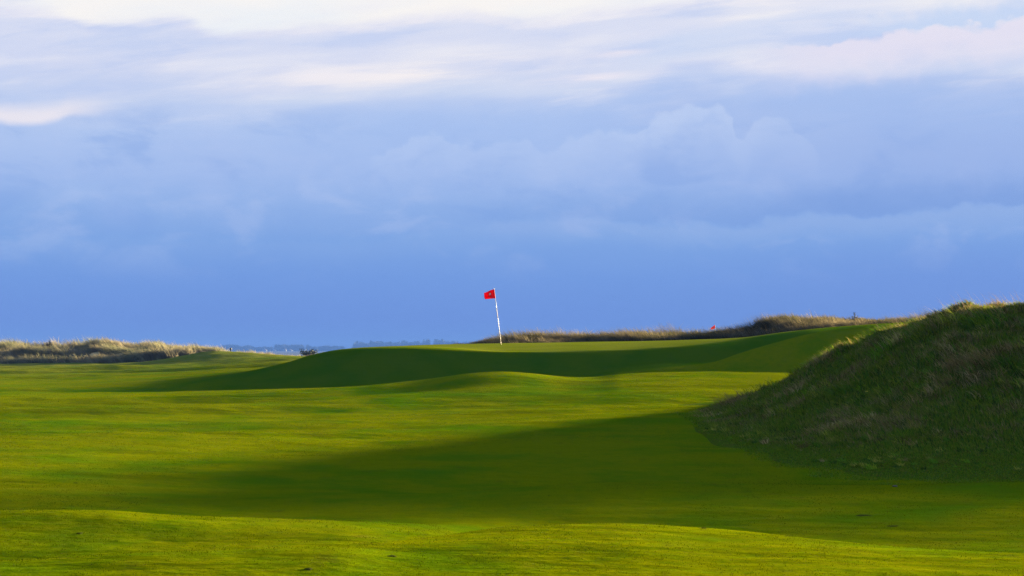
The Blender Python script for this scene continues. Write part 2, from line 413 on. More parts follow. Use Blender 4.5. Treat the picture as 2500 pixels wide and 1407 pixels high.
# ----------------------------------------------------------------- terrain heights
# each curve: list of (column, row, distance): crests, troughs and shoulders of the course from near to far
GROUND = [
    [(-2500, 1720, 9.5), (1250, 1720, 9.5), (5000, 1720, 9.5)],
    [(-2500, 1500, 13.0), (1250, 1490, 13.2), (5000, 1490, 13.0)],
    [(-2500, 1400, 15.3), (-400, 1382, 15.4), (0, 1376, 15.5), (400, 1354, 15.7), (800, 1342, 16.0), (1000, 1326, 16.8), (1250, 1296, 17.6), (1480, 1284, 18.0), (1700, 1293, 18.0), (2000, 1325, 17.3), (2200, 1341, 17.0), (2500, 1357, 16.5), (3200, 1375, 16.2), (5000, 1380, 16)],
    [(-2500, 1396, 16.8), (0, 1384, 17.1), (400, 1364, 17.4), (800, 1348, 17.6), (1000, 1338, 18.4), (1250, 1316, 19.6), (1480, 1364, 20.8), (1700, 1364, 20.6), (2000, 1372, 19.6), (2500, 1392, 18.6), (3200, 1390, 18.4), (5000, 1390, 18)],
    [(-2500, 1250, 20.5), (0, 1249, 20.5), (240, 1247, 20.6), (400, 1257, 20.6), (700, 1270, 20.5), (1000, 1282, 20.8), (1250, 1297, 22.0), (1500, 1308, 22.4), (2000, 1316, 21.6), (2500, 1326, 21.0), (5000, 1326, 21)],
    [(-2500, 1262, 22.6), (0, 1258, 22.8), (400, 1268, 22.8), (700, 1278, 22.8), (1000, 1277, 22.8), (1250, 1258, 23.8), (1500, 1244, 24.2), (2000, 1246, 24), (2500, 1250, 23.6), (5000, 1255, 23)],
    [(-2500, 1185, 27), (0, 1188, 27), (500, 1205, 27), (900, 1222, 25.6), (1200, 1201, 26.2), (1500, 1184, 26.8), (1700, 1182, 27), (2000, 1188, 27), (2185, 1188, 27), (2500, 1183, 27), (5000, 1180, 27)],
    [(-2500, 1150, 31), (0, 1150, 31), (500, 1158, 31), (900, 1190, 29), (1200, 1188, 29.5), (1500, 1186, 29.8), (2000, 1186, 30), (2500, 1178, 30.5), (5000, 1165, 31)],
    [(-2500, 1075, 39), (0, 1078, 39), (800, 1082, 39), (1500, 1078, 39), (2000, 1080, 39), (5000, 1080, 39)],
    [(-2500, 1010, 50), (0, 1010, 50), (1000, 1003, 50), (1500, 995, 50), (2000, 995, 50), (5000, 995, 50)],
    # far crest of the middle fairway
    [(-2500, 972, 62), (0, 965, 63), (350, 962, 63.5), (600, 953, 64), (850, 944, 64), (960, 940, 64), (1080, 940, 64), (1220, 940, 64), (1340, 938, 64), (1450, 930, 64), (1520, 921, 64), (1650, 916.5, 64), (1935, 916, 64), (2300, 914, 64), (5000, 915, 64)],
    # dip in front of the green's bank
    [(-2500, 966, 69), (0, 961, 69), (350, 963, 69.5), (600, 960, 70), (850, 950, 70), (960, 945, 70), (1220, 943, 70), (1450, 934, 70), (1520, 928, 70), (1650, 922, 69.5), (1935, 922, 69.5), (5000, 922, 69.5)],
    # crest of the spur on the right, foot of the bank elsewhere
    [(-2500, 962, 72), (0, 956, 72), (350, 956, 72), (600, 946, 71.7), (850, 936, 71.8), (1220, 934, 72.0), (1400, 926, 72.2), (1500, 913, 72), (1600, 904, 72), (1740, 887, 72.3), (1800, 867, 72.6), (1900, 837, 73), (2000, 813, 73.4), (2090, 800, 74), (2180, 791, 75), (2500, 780, 76), (5000, 760, 76)],
    [(-2500, 954, 74), (0, 950, 74), (350, 945, 74), (600, 926, 73.4), (850, 903, 73.3), (1220, 902, 73.6), (1500, 898, 73.9), (1600, 890, 74.1), (1740, 888, 74.5), (1800, 880, 75.0), (1900, 856, 75.6), (2000, 832, 76.2), (2090, 816, 77), (2180, 806, 78), (2500, 784, 79), (5000, 764, 79)],
    # upper lip of the bank
    [(-2500, 948, 82), (0, 943, 82), (200, 939, 81), (352, 933, 80), (480, 921, 79), (608, 905, 77.4), (704, 884, 76.4), (760, 867, 76), (820, 855, 75.6), (900, 848.5, 75.3), (1000, 847, 75.3), (1100, 851, 75.3), (1250, 856.5, 75.3), (1500, 854, 75.6), (1650, 846, 76.3), (1750, 836, 77.4), (1830, 826, 78.6), (1900, 816, 79.6), (1980, 807, 80.6), (2060, 800, 82), (2180, 791, 83), (2500, 776, 84), (5000, 760, 84)],
    # pin line
    [(-2500, 942, 86), (0, 938, 86), (352, 927, 86), (600, 914, 86), (704, 893, 86), (760, 874, 86), (820, 856, 86), (900, 849, 87), (1000, 845, 87), (1100, 843, 88), (1222, 841, 88), (1500, 837, 88), (1700, 831, 88), (1810, 827.5, 88), (1900, 817, 88), (2060, 801, 88), (2180, 793, 88), (2500, 780, 89), (5000, 770, 89)],
    # back of the green
    [(-2500, 934, 98), (0, 932, 98), (352, 920, 98), (560, 907, 98), (704, 897, 98), (780, 885, 98), (860, 860, 98), (930, 850, 98), (1000, 845, 98), (1100, 841.5, 98), (1222, 838.5, 98), (1500, 833, 98), (1600, 831, 98), (1810, 828, 98), (1900, 820, 98), (2060, 806, 97), (2180, 798, 97), (2500, 790, 97), (5000, 780, 97)],
    [(-2500, 928, 106), (0, 928, 106), (352, 917, 106), (560, 906, 106), (704, 900, 106), (860, 885, 106), (1000, 862, 106), (1222, 850, 106), (1600, 845, 106), (1900, 838, 106), (2180, 815, 106), (5000, 800, 106)],
    [(-2500, 905, 150), (0, 905, 150), (300, 899, 150), (480, 892, 150), (600, 884, 150), (720, 880, 150), (830, 884, 150), (1250, 885, 150), (1500, 872, 150), (1743, 869, 150), (2200, 866, 150), (5000, 866, 150)],
    # low tee mound at far left
    [(-2500, 895, 190), (0, 895, 190), (150, 893, 190), (250, 891, 190), (330, 888, 190), (380, 884, 190), (430, 875, 190), (475, 867.5, 190), (540, 861, 190), (600, 862.5, 190), (650, 868.5, 190), (720, 873.5, 190), (780, 874.5, 190), (1000, 880, 190), (5000, 880, 190)],
    [(-2500, 890, 215), (1250, 890, 215), (5000, 890, 215)],
    [(-2500, 890, 300), (1250, 890, 300), (5000, 890, 300)],
    [(-2500, 965, 420), (1250, 965, 420), (5000, 965, 420)],
]
GC = [np.array(cv, float) for cv in GROUND]


def knots(curves, px):
    Yk = np.stack([p1(cv[:, 0], cv[:, 2], px) for cv in curves], 1)
    Pk = np.stack([p1(cv[:, 0], cv[:, 1], px) for cv in curves], 1)
    return Yk, EYE - (Pk - HOR) * Yk / F


def undulate(x, y):
    k = np.clip((y - 8) / 12, 0, 1)
    z = 0.030 * fbm(x / 9.0 + 3, y / 5.0, 3, 2) * k
    xr, yr = x * 0.97 + y * 0.24, y * 0.97 - x * 0.24
    z = z + 0.036 * fbm(xr / 8.5, yr / 2.9 + 7, 21, 2, 0.4) * k
    z = z + 0.105 * np.clip((y - 33) / 8, 0, 1) * fbm(xr / 15.0, yr / 3.1 + 2, 25, 2, 0.45)
    z = z + 0.010 * fbm(x / 1.3, y / 0.9, 33, 2) * k
    # the dips near the green are mown smooth
    g = np.clip((y - 62) / 6, 0, 1) * np.clip((106 - y) / 6, 0, 1)
    big = np.clip((y - 100) / 30, 0, 1)
    return z * (1 - 0.6 * g) * (1 + 1.2 * big)


def hump(x, y):
    """the small rounded hump between the fairway and the green"""
    hx, hy = (1215 - 1250) / F * 60.0, 61.0
    a, b = (x - hx) / 1.6, (y - hy) / 2.7
    return 0.37 * np.exp(-0.5 * (a * a + b * b))


def ground_z(x, y, rough=True):
    x, y = np.asarray(x, float).ravel(), np.asarray(y, float).ravel()
    px = 1250 + F * x / np.maximum(y, 9.0)
    Yk, Zk = knots(GC, px)
    z = pchip_rows(Yk, Zk, y)
    z = z + hump(x, y)
    if rough:
        z = z + undulate(x, y)
    return z


# ----------------------------------------------------------------- materials
def new_mat(name):
    m = bpy.data.materials.new(name)
    m.use_nodes = True
    t = NT(m.node_tree)
    t.n.clear()
    out = t.node('ShaderNodeOutputMaterial')
    return m, t, out


def simple(name, rgb, rough=0.6, noise=0.0, scale=20.0, spec=0.3):
    m, t, out = new_mat(name)
    p = t.node('ShaderNodeBsdfPrincipled')
    p.inputs['Roughness'].default_value = rough
    p.inputs['Specular IOR Level'].default_value = spec
    co = t.node('ShaderNodeTexCoord').outputs['Object']
    n = t.noise(co, scale, 4)
    col = t.mix(n, tuple(v * (1 - noise) for v in rgb) + (1,), tuple(min(1, v * (1 + noise)) for v in rgb) + (1,))
    t.l.new(col, p.inputs['Base Color'])
    t.l.new(p.outputs[0], out.inputs[0])
    return m


def turf_material():
    m, t, out = new_mat("mown_turf")
    geo = t.node('ShaderNodeNewGeometry').outputs['Position']
    sp = t.node('ShaderNodeSeparateXYZ')
    t.l.new(geo, sp.inputs[0])
    flat = t.xyz(sp.outputs[0], sp.outputs[1], 0.0)
    nL = t.noise(flat, 0.10, 3, 0.5)
    nM = t.noise(flat, 0.55, 4, 0.55)
    nS = t.noise(flat, 5.0, 4, 0.6)
    nF = t.noise(flat, 45.0, 3, 0.7)
    nFF = t.noise(flat, 160.0, 2, 0.7)
    green = (0.058, 0.128, 0.0008, 1)
    yellow = (0.138, 0.154, 0.0003, 1)
    brown = (0.085, 0.066, 0.008, 1)
    c = t.mix(t.ss(t.add(t.mul(nL, 0.5), t.mul(nM, 0.5)), 0.34, 0.56), green, yellow)
    c = t.mix(t.ss(nS, 0.40, 0.72, 0, 0.45), c, green)
    c = t.mix(t.ss(t.noise(flat, 1.6, 5, 0.65), 0.58, 0.76, 0, 0.55), c, brown)
    # the close-cut putting surface is paler than the fairway
    gx_ = t.mul(t.sub(sp.outputs[0], 2.3), 1 / 10.8)
    gy_ = t.mul(t.sub(sp.outputs[1], 87.0), 1 / 12.0)
    gr_ = t.m('SQRT', t.add(t.mul(gx_, gx_), t.mul(gy_, gy_)))
    on_green = t.ss(gr_, 1.0, 0.96)
    cutc = t.mix(t.ss(nM, 0.35, 0.65), (0.128, 0.158, 0.006, 1), (0.142, 0.165, 0.012, 1))
    c = t.mix(on_green, c, cutc)
    bank_dark = t.node('ShaderNodeAttribute', attribute_name='bank_shade').outputs['Fac']
    c = t.mix(t.mul(bank_dark, 0.9), c, t.mix(t.ss(nM, 0.35, 0.65), (0.030, 0.086, 0.0015, 1), (0.046, 0.094, 0.002, 1)))  # darker, greener tone paints extra shade onto the bank
    # worn specks and small divots
    spots = t.noise(t.xyz(t.mul(sp.outputs[0], 1.0), t.mul(sp.outputs[1], 0.75), 4.0), 5.5, 2, 0.5)
    gate = t.ss(t.noise(flat, 0.9, 2), 0.42, 0.60)
    c = t.mix(t.mul(t.ss(spots, 0.76, 0.80), t.mul(gate, 0.75)), c, (0.020, 0.030, 0.006, 1))
    grain = t.add(t.mul(nF, 0.55), t.mul(nFF, 0.45))
    c = t.mix(1.0, c, t.ramp(grain, [(0.25, (0.45, 0.47, 0.40, 1)), (0.5, (1.0, 1.0, 1.0, 1)), (0.75, (1.62, 1.55, 1.75, 1))]), 'MULTIPLY')
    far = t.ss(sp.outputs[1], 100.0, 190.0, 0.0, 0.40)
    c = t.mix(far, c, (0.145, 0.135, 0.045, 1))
    p = t.node('ShaderNodeBsdfPrincipled')
    t.l.new(c, p.inputs['Base Color'])
    p.inputs['Roughness'].default_value = 0.9
    p.inputs['Specular IOR Level'].default_value = 0.0
    bump = t.node('ShaderNodeBump')
    bump.inputs['Strength'].default_value = 1.0
    bump.inputs['Distance'].default_value = 1.0
    wav = t.noise(t.xyz(t.mul(sp.outputs[0], 0.45), sp.outputs[1], 0.0), 0.95, 5, 0.55)
    fine = t.noise(flat, 3.5, 4, 0.6)
    hgt = t.add(t.mul(wav, 0.10), t.add(t.mul(fine, 0.016), t.mul(nF, 0.003)))
    hgt = t.mul(hgt, t.sub(1.0, t.mul(t.m('MAXIMUM', on_green, t.mul(bank_dark, 0.6)), 0.85)))
    t.l.new(hgt, bump.inputs['Height'])
    t.l.new(bump.outputs[0], p.inputs['Normal'])
    t.l.new(p.outputs[0], out.inputs[0])
    return m


def rough_material(name, ca, cb, cc, s=1.0):
    m, t, out = new_mat(name)
    geo = t.node('ShaderNodeNewGeometry').outputs['Position']
    n1 = t.noise(geo, 0.9 * s, 5, 0.6)
    n2 = t.noise(geo, 6.0 * s, 5, 0.65)
    n3 = t.noise(geo, 30.0 * s, 3, 0.7)
    c = t.mix(t.ss(n1, 0.40, 0.62), ca, cb)
    c = t.mix(t.ss(n2, 0.46, 0.66, 0, 0.75), c, cc)
    c = t.mix(1.0, c, t.ramp(n3, [(0.25, (0.5, 0.5, 0.5, 1)), (0.75, (1.5, 1.5, 1.5, 1))]), 'MULTIPLY')
    p = t.node('ShaderNodeBsdfPrincipled')
    t.l.new(c, p.inputs['Base Color'])
    p.inputs['Roughness'].default_value = 0.95
    p.inputs['Specular IOR Level'].default_value = 0.0
    bump = t.node('ShaderNodeBump')
    bump.inputs['Strength'].default_value = 0.8
    bump.inputs['Distance'].default_value = 0.05
    t.l.new(t.add(n2, t.mul(n3, 0.4)), bump.inputs['Height'])
    t.l.new(bump.outputs[0], p.inputs['Normal'])
    t.l.new(p.outputs[0], out.inputs[0])
    return m


def blade_material(name, trans=0.4, upright=0.0, use_gn=False):
    m, t, out = new_mat(name)
    a = t.node('ShaderNodeAttribute', attribute_name='tint').outputs['Color']
    d = t.node('ShaderNodeBsdfDiffuse')
    tr = t.node('ShaderNodeBsdfTranslucent')
    t.l.new(a, d.inputs[0])
    t.l.new(a, tr.inputs[0])
    if upright:
        nm = t.node('ShaderNodeNewGeometry').outputs['Normal']
        vm = t.node('ShaderNodeVectorMath', operation='SCALE')
        t.l.new(nm, vm.inputs[0])
        vm.inputs['Scale'].default_value = 1 - upright
        va = t.node('ShaderNodeVectorMath', operation='ADD')
        t.l.new(vm.outputs[0], va.inputs[0])
        va.inputs[1].default_value = (0, 0, upright)
        if use_gn:
            vg = t.node('ShaderNodeVectorMath', operation='SCALE')
            t.l.new(t.node('ShaderNodeAttribute', attribute_name='gn').outputs['Vector'], vg.inputs[0])
            vg.inputs['Scale'].default_value = upright
            t.l.new(vg.outputs[0], va.inputs[1])
        vn = t.node('ShaderNodeVectorMath', operation='NORMALIZE')
        t.l.new(va.outputs[0], vn.inputs[0])
        t.l.new(vn.outputs[0], d.inputs['Normal'])
    mx = t.node('ShaderNodeMixShader')
    mx.inputs[0].default_value = trans
    t.l.new(d.outputs[0], mx.inputs[1])
    t.l.new(tr.outputs[0], mx.inputs[2])
    t.l.new(mx.outputs[0], out.inputs[0])
    return m


M_turf = turf_material()
M_mound = rough_material("rough_turf", (0.050, 0.102, 0.005, 1), (0.068, 0.096, 0.005, 1), (0.088, 0.072, 0.018, 1))
M_dune = rough_material("dune_turf", (0.055, 0.057, 0.022, 1), (0.085, 0.076, 0.036, 1), (0.120, 0.098, 0.055, 1), 0.4)
M_pale = rough_material("pale_dune_turf", (0.240, 0.230, 0.140, 1), (0.320, 0.290, 0.190, 1), (0.380, 0.335, 0.230, 1), 0.4)
M_blade = blade_material("grass_blade", 0.35)
M_marram = blade_material("marram_blade", 0.40, 0.85)
M_turfblade = blade_material("turf_blade", 0.20, 0.80, True)

# ----------------------------------------------------------------- ground sheet
px_cols = np.unique(np.concatenate([np.linspace(-2500, -150, 60), np.linspace(-150, 2650, 520), np.linspace(2650, 5000, 60)]))
u_cols = (px_cols - 1250) / F
rows = [-40, -30, -20, -12, -6, -2, 0, 1.5, 3, 4.5, 6, 7, 8, 9]
y = 9.0
while y < 420:
    y *= 1.0062
    rows.append(y)
rows = np.array(rows)
X = u_cols[None, :] * np.maximum(rows, 9.0)[:, None]
wide = np.where(rows < 9, (9 - rows) / 49.0, 0)[:, None] * 4 + 1
X = X * wide
Yg = np.repeat(rows[:, None], len(u_cols), 1)
Z = ground_z(X, Yg).reshape(X.shape)
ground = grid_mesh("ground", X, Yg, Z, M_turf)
# mask for shade painted into the turf colour of the bank below the green
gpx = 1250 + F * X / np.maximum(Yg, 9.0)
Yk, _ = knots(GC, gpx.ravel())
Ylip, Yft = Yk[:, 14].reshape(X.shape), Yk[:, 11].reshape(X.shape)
shade_mask = np.clip((Yg - (Yft - 2.2)) / 1.6, 0, 1) * np.clip((Ylip + 0.15 - Yg) / 0.5, 0, 1) * np.clip((gpx - 330) / 260, 0, 1)
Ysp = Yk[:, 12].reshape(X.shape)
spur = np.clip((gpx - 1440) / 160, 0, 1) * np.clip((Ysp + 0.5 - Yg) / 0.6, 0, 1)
shade_mask = shade_mask * (1 - 0.85 * spur)  # painted shade eased off the lighter spur
at = ground.data.attributes.new('bank_shade', 'FLOAT', 'POINT')
at.data.foreach_set('value', shade_mask.astype(np.float32).ravel())
tag(ground, "rolling mown golf course turf", None, None, 'structure')

# sea and far shore
m_sea, t, out = new_mat("sea_water")
p = t.node('ShaderNodeBsdfPrincipled')
p.inputs['Base Color'].default_value = (0.035, 0.05, 0.07, 1)
p.inputs['Roughness'].default_value = 0.6
p.inputs['Specular IOR Level'].default_value = 0.2
geo = t.node('ShaderNodeNewGeometry').outputs['Position']
b = t.node('ShaderNodeBump')
b.inputs['Strength'].default_value = 0.4
t.l.new(t.noise(geo, 0.3, 4), b.inputs['Height'])
t.l.new(b.outputs[0], p.inputs['Normal'])
t.l.new(p.outputs[0], out.inputs[0])
gx, gy = np.meshgrid(np.linspace(-6500, 6500, 40), np.linspace(340, 11000, 40))
sea = grid_mesh("sea", gx, gy, np.zeros_like(gx), m_sea)
tag(sea, "strip of sea water before the far shore", None, None, 'structure')
M_shore = rough_material("shore_land", (0.06, 0.075, 0.03, 1), (0.10, 0.10, 0.05, 1), (0.16, 0.14, 0.09, 1), 0.02)
gx, gy = np.meshgrid(np.linspace(-6400, 6400, 240), np.linspace(6350, 10900, 40))
gz = np.clip((gy - 6400) / 900, -0.2, 1) * (3.0 + 1.2 * fbm(gx / 300, gy / 400, 5, 3)) + 0.15 * fbm(gx / 40, gy / 60, 9, 2)
shore = grid_mesh("far_shore", gx, gy, gz, M_shore)
tag(shore, "low far shore beyond the sea", None, None, 'structure')


# ----------------------------------------------------------------- grass blades
def blades(name, root, length, width, az, lean, tint, mat, segs=3, tipcol=None, face=None, gn=None):
    n = len(root)
    ts = np.linspace(0, 1, segs + 1)
    d = np.stack([np.cos(az), np.sin(az), np.zeros(n)], 1)
    fa = rng.uniform(0, 2 * np.pi, n) if face is None else face
    w = np.stack([np.cos(fa), np.sin(fa), np.zeros(n)], 1) * width[:, None] * 0.5
    up = np.array([0, 0, 1.0])
    vs, cs = [], []
    tip = tint if tipcol is None else tipcol
    for k, tt in enumerate(ts):
        ctr = root + up * (length * (tt - 0.45 * lean * tt * tt))[:, None] + d * (length * lean * (0.25 * tt + 0.75 * tt * tt))[:, None]
        cc = tint * (1 - tt) + tip * tt
        if k < segs:
            ww = w * (1 - tt) ** 0.6
            vs += [ctr - ww, ctr + ww]
            cs += [cc, cc]
        else:
            vs.append(ctr)
            cs.append(cc)
    nv = 2 * segs + 1
    V = np.stack(vs, 1).reshape(-1, 3)
    C = np.stack(cs, 1).reshape(-1, 3)
    b0 = (np.arange(n) * nv)[:, None]
    parts = []
    for k in range(segs - 1):
        parts.append(b0 + np.array([[2 * k, 2 * k + 1, 2 * k + 3, 2 * k + 2]]))
    parts.append(b0 + np.array([[2 * segs - 2, 2 * segs - 1, 2 * segs]]))
    loops = np.concatenate(parts, 1)
    tot = np.tile(np.array([4] * (segs - 1) + [3]), n)
    starts = np.concatenate([[0], np.cumsum(tot)[:-1]])
    o = raw_mesh(name, V, loops.ravel(), starts, tot, mat, False, C)
    if gn is not None:
        at = o.data.attributes.new('gn', 'FLOAT_VECTOR', 'POINT')
        at.data.foreach_set('vector', np.repeat(gn, nv, 0).astype(np.float32).ravel())
    return o


def pick(n, cols, w):
    cols = np.array(cols, float)
    i = rng.choice(len(cols), n, p=np.array(w) / sum(w))
    return cols[i] * rng.uniform(0.75, 1.3, (n, 1))


# ----------------------------------------------------------------- mound on the right
def col_of(x, y): return 1250 + F * np.asarray(x) / np.asarray(y)


def lift(pxs, Ys): return lambda px: p1(pxs, Ys, px)


class Bank:
    """a raised bank: front foot, mid face, crest and back foot given per column"""
    def __init__(self, px0, px1, front, crest_y, crest_py, back, mid=0.5, midk=0.5, drop=0.3, nz=None):
        self.px0, self.px1 = px0, px1
        self.front, self.cy, self.cp, self.back = front, crest_y, crest_py, back
        self.mid, self.midk, self.drop, self.nz = mid, midk, drop, nz

    def z(self, x, y):
        x, y = np.asarray(x, float).ravel(), np.asarray(y, float).ravel()
        px = col_of(x, y)
        yf, yc, yb = p1(*self.front, px), p1(*self.cy, px), p1(*self.back, px)
        zc = z_of(p1(*self.cp, px), yc)
        u = (px - 1250) / F
        gf = ground_z(u * yf, yf, False)
        gb = ground_z(u * yb, yb, False)
        zm = gf + (zc - gf) * self.midk
        ym = yf + (yc - yf) * self.mid
        dy_ = 0.12 * (yc - yf)
        Yk = np.stack([yf - 2 * dy_ - 0.5, yf, ym, yc, yb, yb + 2.5], 1)
        Zk = np.stack([gf - self.drop, gf + 0.01, zm, zc, gb + 0.01, gb - self.drop], 1)
        zz = pchip_rows(Yk, Zk, y)
        if self.nz is not None:
            hgt = np.clip((zz - np.maximum(gf, gb) - 0.06) / 0.75, 0, 1)
            zz = zz + self.nz(x, y) * hgt
        return zz

    def grid(self, name, mat, nc, nr):
        px = np.linspace(self.px0, self.px1, nc)
        yf, yb = p1(*self.front, px), p1(*self.back, px)
        y0, y1 = yf - 1.0 - 0.24 * (p1(*self.cy, px) - yf), yb + 2.5
        tt = np.linspace(0, 1, nr)[:, None]
        Y = y0[None] + (y1 - y0)[None] * tt
        Xx = (px[None] - 1250) / F * Y
        return grid_mesh(name, Xx, Y, self.z(Xx, Y).reshape(Xx.shape), mat)

    def sample(self, n, p0=None, p1_=None, crestfrac=1.15):
        px = rng.uniform(self.px0 if p0 is None else p0, self.px1 if p1_ is None else p1_, n)
        yf, yc = p1(*self.front, px), p1(*self.cy, px)
        tt = rng.uniform(0, crestfrac, n)
        Y = yf + (yc - yf) * tt
        x = (px - 1250) / F * Y
        return x, Y, self.z(x, Y), tt, px


mound = Bank(1640, 5200,
    ([1640, 1720, 1850, 2050, 2200, 2500, 3000, 4400], [47.5, 41.5, 36.5, 33.0, 31.8, 31.0, 30, 30]),
    ([1640, 1750, 1850, 1940, 2080, 2250, 2400, 2500, 3000, 4400], [49.0, 48, 47.3, 46.6, 45.4, 44, 43, 42.5, 41, 41]),
    ([1640, 1750, 1850, 1940, 2000, 2080, 2180, 2250, 2350, 2450, 2500, 2600, 2700, 3000, 3600, 4200, 5200], [1026, 1000, 966, 927, 899, 860, 822, 797, 772, 764, 758, 730, 700, 682, 672, 660, 660]),  # unseen crest past the right edge raised to cast the foreground shadow
    ([1640, 1750, 1850, 2100, 2500, 4400], [50.5, 52, 53.5, 55.5, 56, 56]),
    0.5, 0.36, 0.3,
    lambda x, y: 0.17 * fbm(x / 1.7, y / 1.2, 41, 3) + 0.11 * np.abs(fbm(x / 0.75, y / 0.6, 47, 2)) - 0.03)
hill = mound.grid("hill", M_mound, 560, 200)
tag(hill, "steep rough grass mound on the right", None, None, 'structure')

# rough grass on the mound: a short under-layer and leaning tussocks
MG = [(0.084, 0.185, 0.011), (0.155, 0.205, 0.012), (0.034, 0.074, 0.009), (0.225, 0.230, 0.034)]
MD = [(0.250, 0.185, 0.066), (0.330, 0.260, 0.110), (0.160, 0.108, 0.038)]


def dryness(x, y, tt):
    d = fbm(x / 0.9, y / 0.7, 71, 3)
    return np.clip(0.14 + 0.50 * d + 0.22 * (tt - 0.5), 0.02, 0.8) * np.clip(tt * 2.5, 0.08, 1)


n = 270000
x, yv, z, tt, px = mound.sample(n, 1650, 3500, 1.05)
keep = rng.uniform(0, 1, n) < np.clip(0.7 + 0.4 * tt, 0.05, 1)
x, yv, z, tt, px = x[keep], yv[keep], z[keep], tt[keep], px[keep]
n = len(x)
grow = np.clip((tt - 0.02) * 3.0, 0.22, 1)
length = grow * 0.13 * rng.uniform(0.6, 1.5, n)
tint = pick(n, MG, [4, 4, 3, 2])
isdry = rng.uniform(0, 1, n) < dryness(x, yv, tt)
tint[isdry] = pick(int(isdry.sum()), MD, [3, 2, 2])
az = np.pi + 0.5 * fbm(x / 2, yv / 2, 81, 2) + rng.normal(0, 0.9, n)
under = (np.stack([x, yv, z - 0.015], 1), length, rng.uniform(0.009, 0.018, n), az, rng.uniform(0.15, 0.9, n), tint)
nt, per = 7600, 24
x, yv, z, tt, px = mound.sample(nt, 1690, 3500, 1.04)
keep = rng.uniform(0, 1, nt) < np.clip((tt - 0.10) * 2.2 + 0.5 * fbm(x / 1.4, yv / 1.0, 51, 3), 0.03, 1)
x, yv, tt = x[keep], yv[keep], tt[keep]
nt = len(x)
rep_ = np.repeat(np.arange(nt), per)
n = len(rep_)
big = np.clip(0.75 + 0.9 * fbm(x / 0.9, yv / 0.7, 61, 3), 0.3, 2.1) * np.clip(0.3 + tt, 0.3, 1.0)
th = rng.uniform(0, 2 * np.pi, n)
rad = 0.13 * big[rep_] * np.sqrt(rng.uniform(0, 1, n))
rx, ry = x[rep_] + rad * np.cos(th), yv[rep_] + rad * np.sin(th)
rz = mound.z(rx, ry) - 0.02
L = 0.25 * big[rep_] * rng.uniform(0.6, 1.3, n)
tb = pick(nt, MG, [4, 3, 3, 3])
isd = rng.uniform(0, 1, nt) < dryness(x, yv, tt) * 1.15
tb[isd] = pick(int(isd.sum()), MD, [3, 3, 2])
tb = tb * rng.uniform(0.6, 1.75, (nt, 1))
tint = tb[rep_] * rng.uniform(0.85, 1.18, (n, 1))
loc = np.pi + 0.7 * fbm(x / 2, yv / 2, 81, 2)
az = np.where(rng.uniform(0, 1, n) < 0.7, loc[rep_] + rng.normal(0, 0.5, n), th)
tus = (np.stack([rx, ry, rz], 1), L, rng.uniform(0.010, 0.020, n), az, rng.uniform(0.4, 1.15, n), tint)
nf = 150000
px = rng.uniform(1640, 3500, nf)
yf, yc = p1(*mound.front, px), p1(*mound.cy, px)
tt = rng.uniform(-0.16, 0.36, nf)
yv = yf + (yc - yf) * tt
x = (px - 1250) / F * yv
keep = rng.uniform(0, 1, nf) < np.clip(1 + (tt + 0.08 * fbm(x / 0.7, yv / 0.7, 401, 3)) / 0.12, 0, 1) * np.clip((px - 1650) / 180, 0, 1)
x, yv, tt = x[keep], yv[keep], tt[keep]
nf = len(x)
z = np.maximum(mound.z(x, yv), ground_z(x, yv))
tint = 1.45 * pick(nf, [(0.066, 0.132, 0.006), (0.090, 0.138, 0.006), (0.116, 0.130, 0.010), (0.050, 0.104, 0.006)], [4, 3, 2, 2])
foot = (np.stack([x, yv, z - 0.006], 1), rng.uniform(0.022, 0.055, nf) * (0.7 + 2.0 * np.clip(tt, 0, 1)), rng.uniform(0.010, 0.020, nf), rng.uniform(0, 2 * np.pi, nf), rng.uniform(0.2, 1.0, nf), tint)
allb = [np.concatenate(g) for g in zip(under, tus, foot)]
mg = blades("rough_grass", *allb, M_blade)
tag(mg, "dark tangled rough grass covering the mound on the right", "grass", None, 'stuff')

# short mown blades over the near and middle fairway
n = 400000
yv = rng.uniform(11.5, 66.0, n)
px = rng.uniform(-520, 3100, n)
yv = yv[:n]
x = (px - 1250) / F * yv
z = ground_z(x, yv)
fade = np.clip((66 - yv) / 14, 0.0, 1) ** 0.7
clump = fbm(x / 0.35, yv / 0.35, 201, 2)
keep = (rng.uniform(0, 1, n) < fade * np.clip(0.75 + 0.5 * clump, 0.2, 1)) & (mound.z(x, yv) < z - 0.02)
x, yv, z, clump = x[keep], yv[keep], z[keep], clump[keep]
n = len(x)
patchy = fbm(x / 1.6, yv / 1.6, 211, 3)[:, None]
tl = np.clip(0.5 + 0.9 * patchy + rng.normal(0, 0.22, (n, 1)), 0, 1)
tint = (1 - tl) * np.array([[0.030, 0.064, 0.001]]) + tl * np.array([[0.067, 0.074, 0.0005]])
dryb = rng.uniform(0, 1, n) < 0.05
tint[dryb] = np.array([0.11, 0.086, 0.017])
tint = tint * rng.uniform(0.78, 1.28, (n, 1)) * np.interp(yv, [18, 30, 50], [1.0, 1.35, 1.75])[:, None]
def sward(x, y):
    return ground_z(x, y) + 0.020 * fbm(x / 0.9, y / 0.55, 301, 2) + 0.007 * fbm(x / 0.22, y / 0.16, 311, 2)


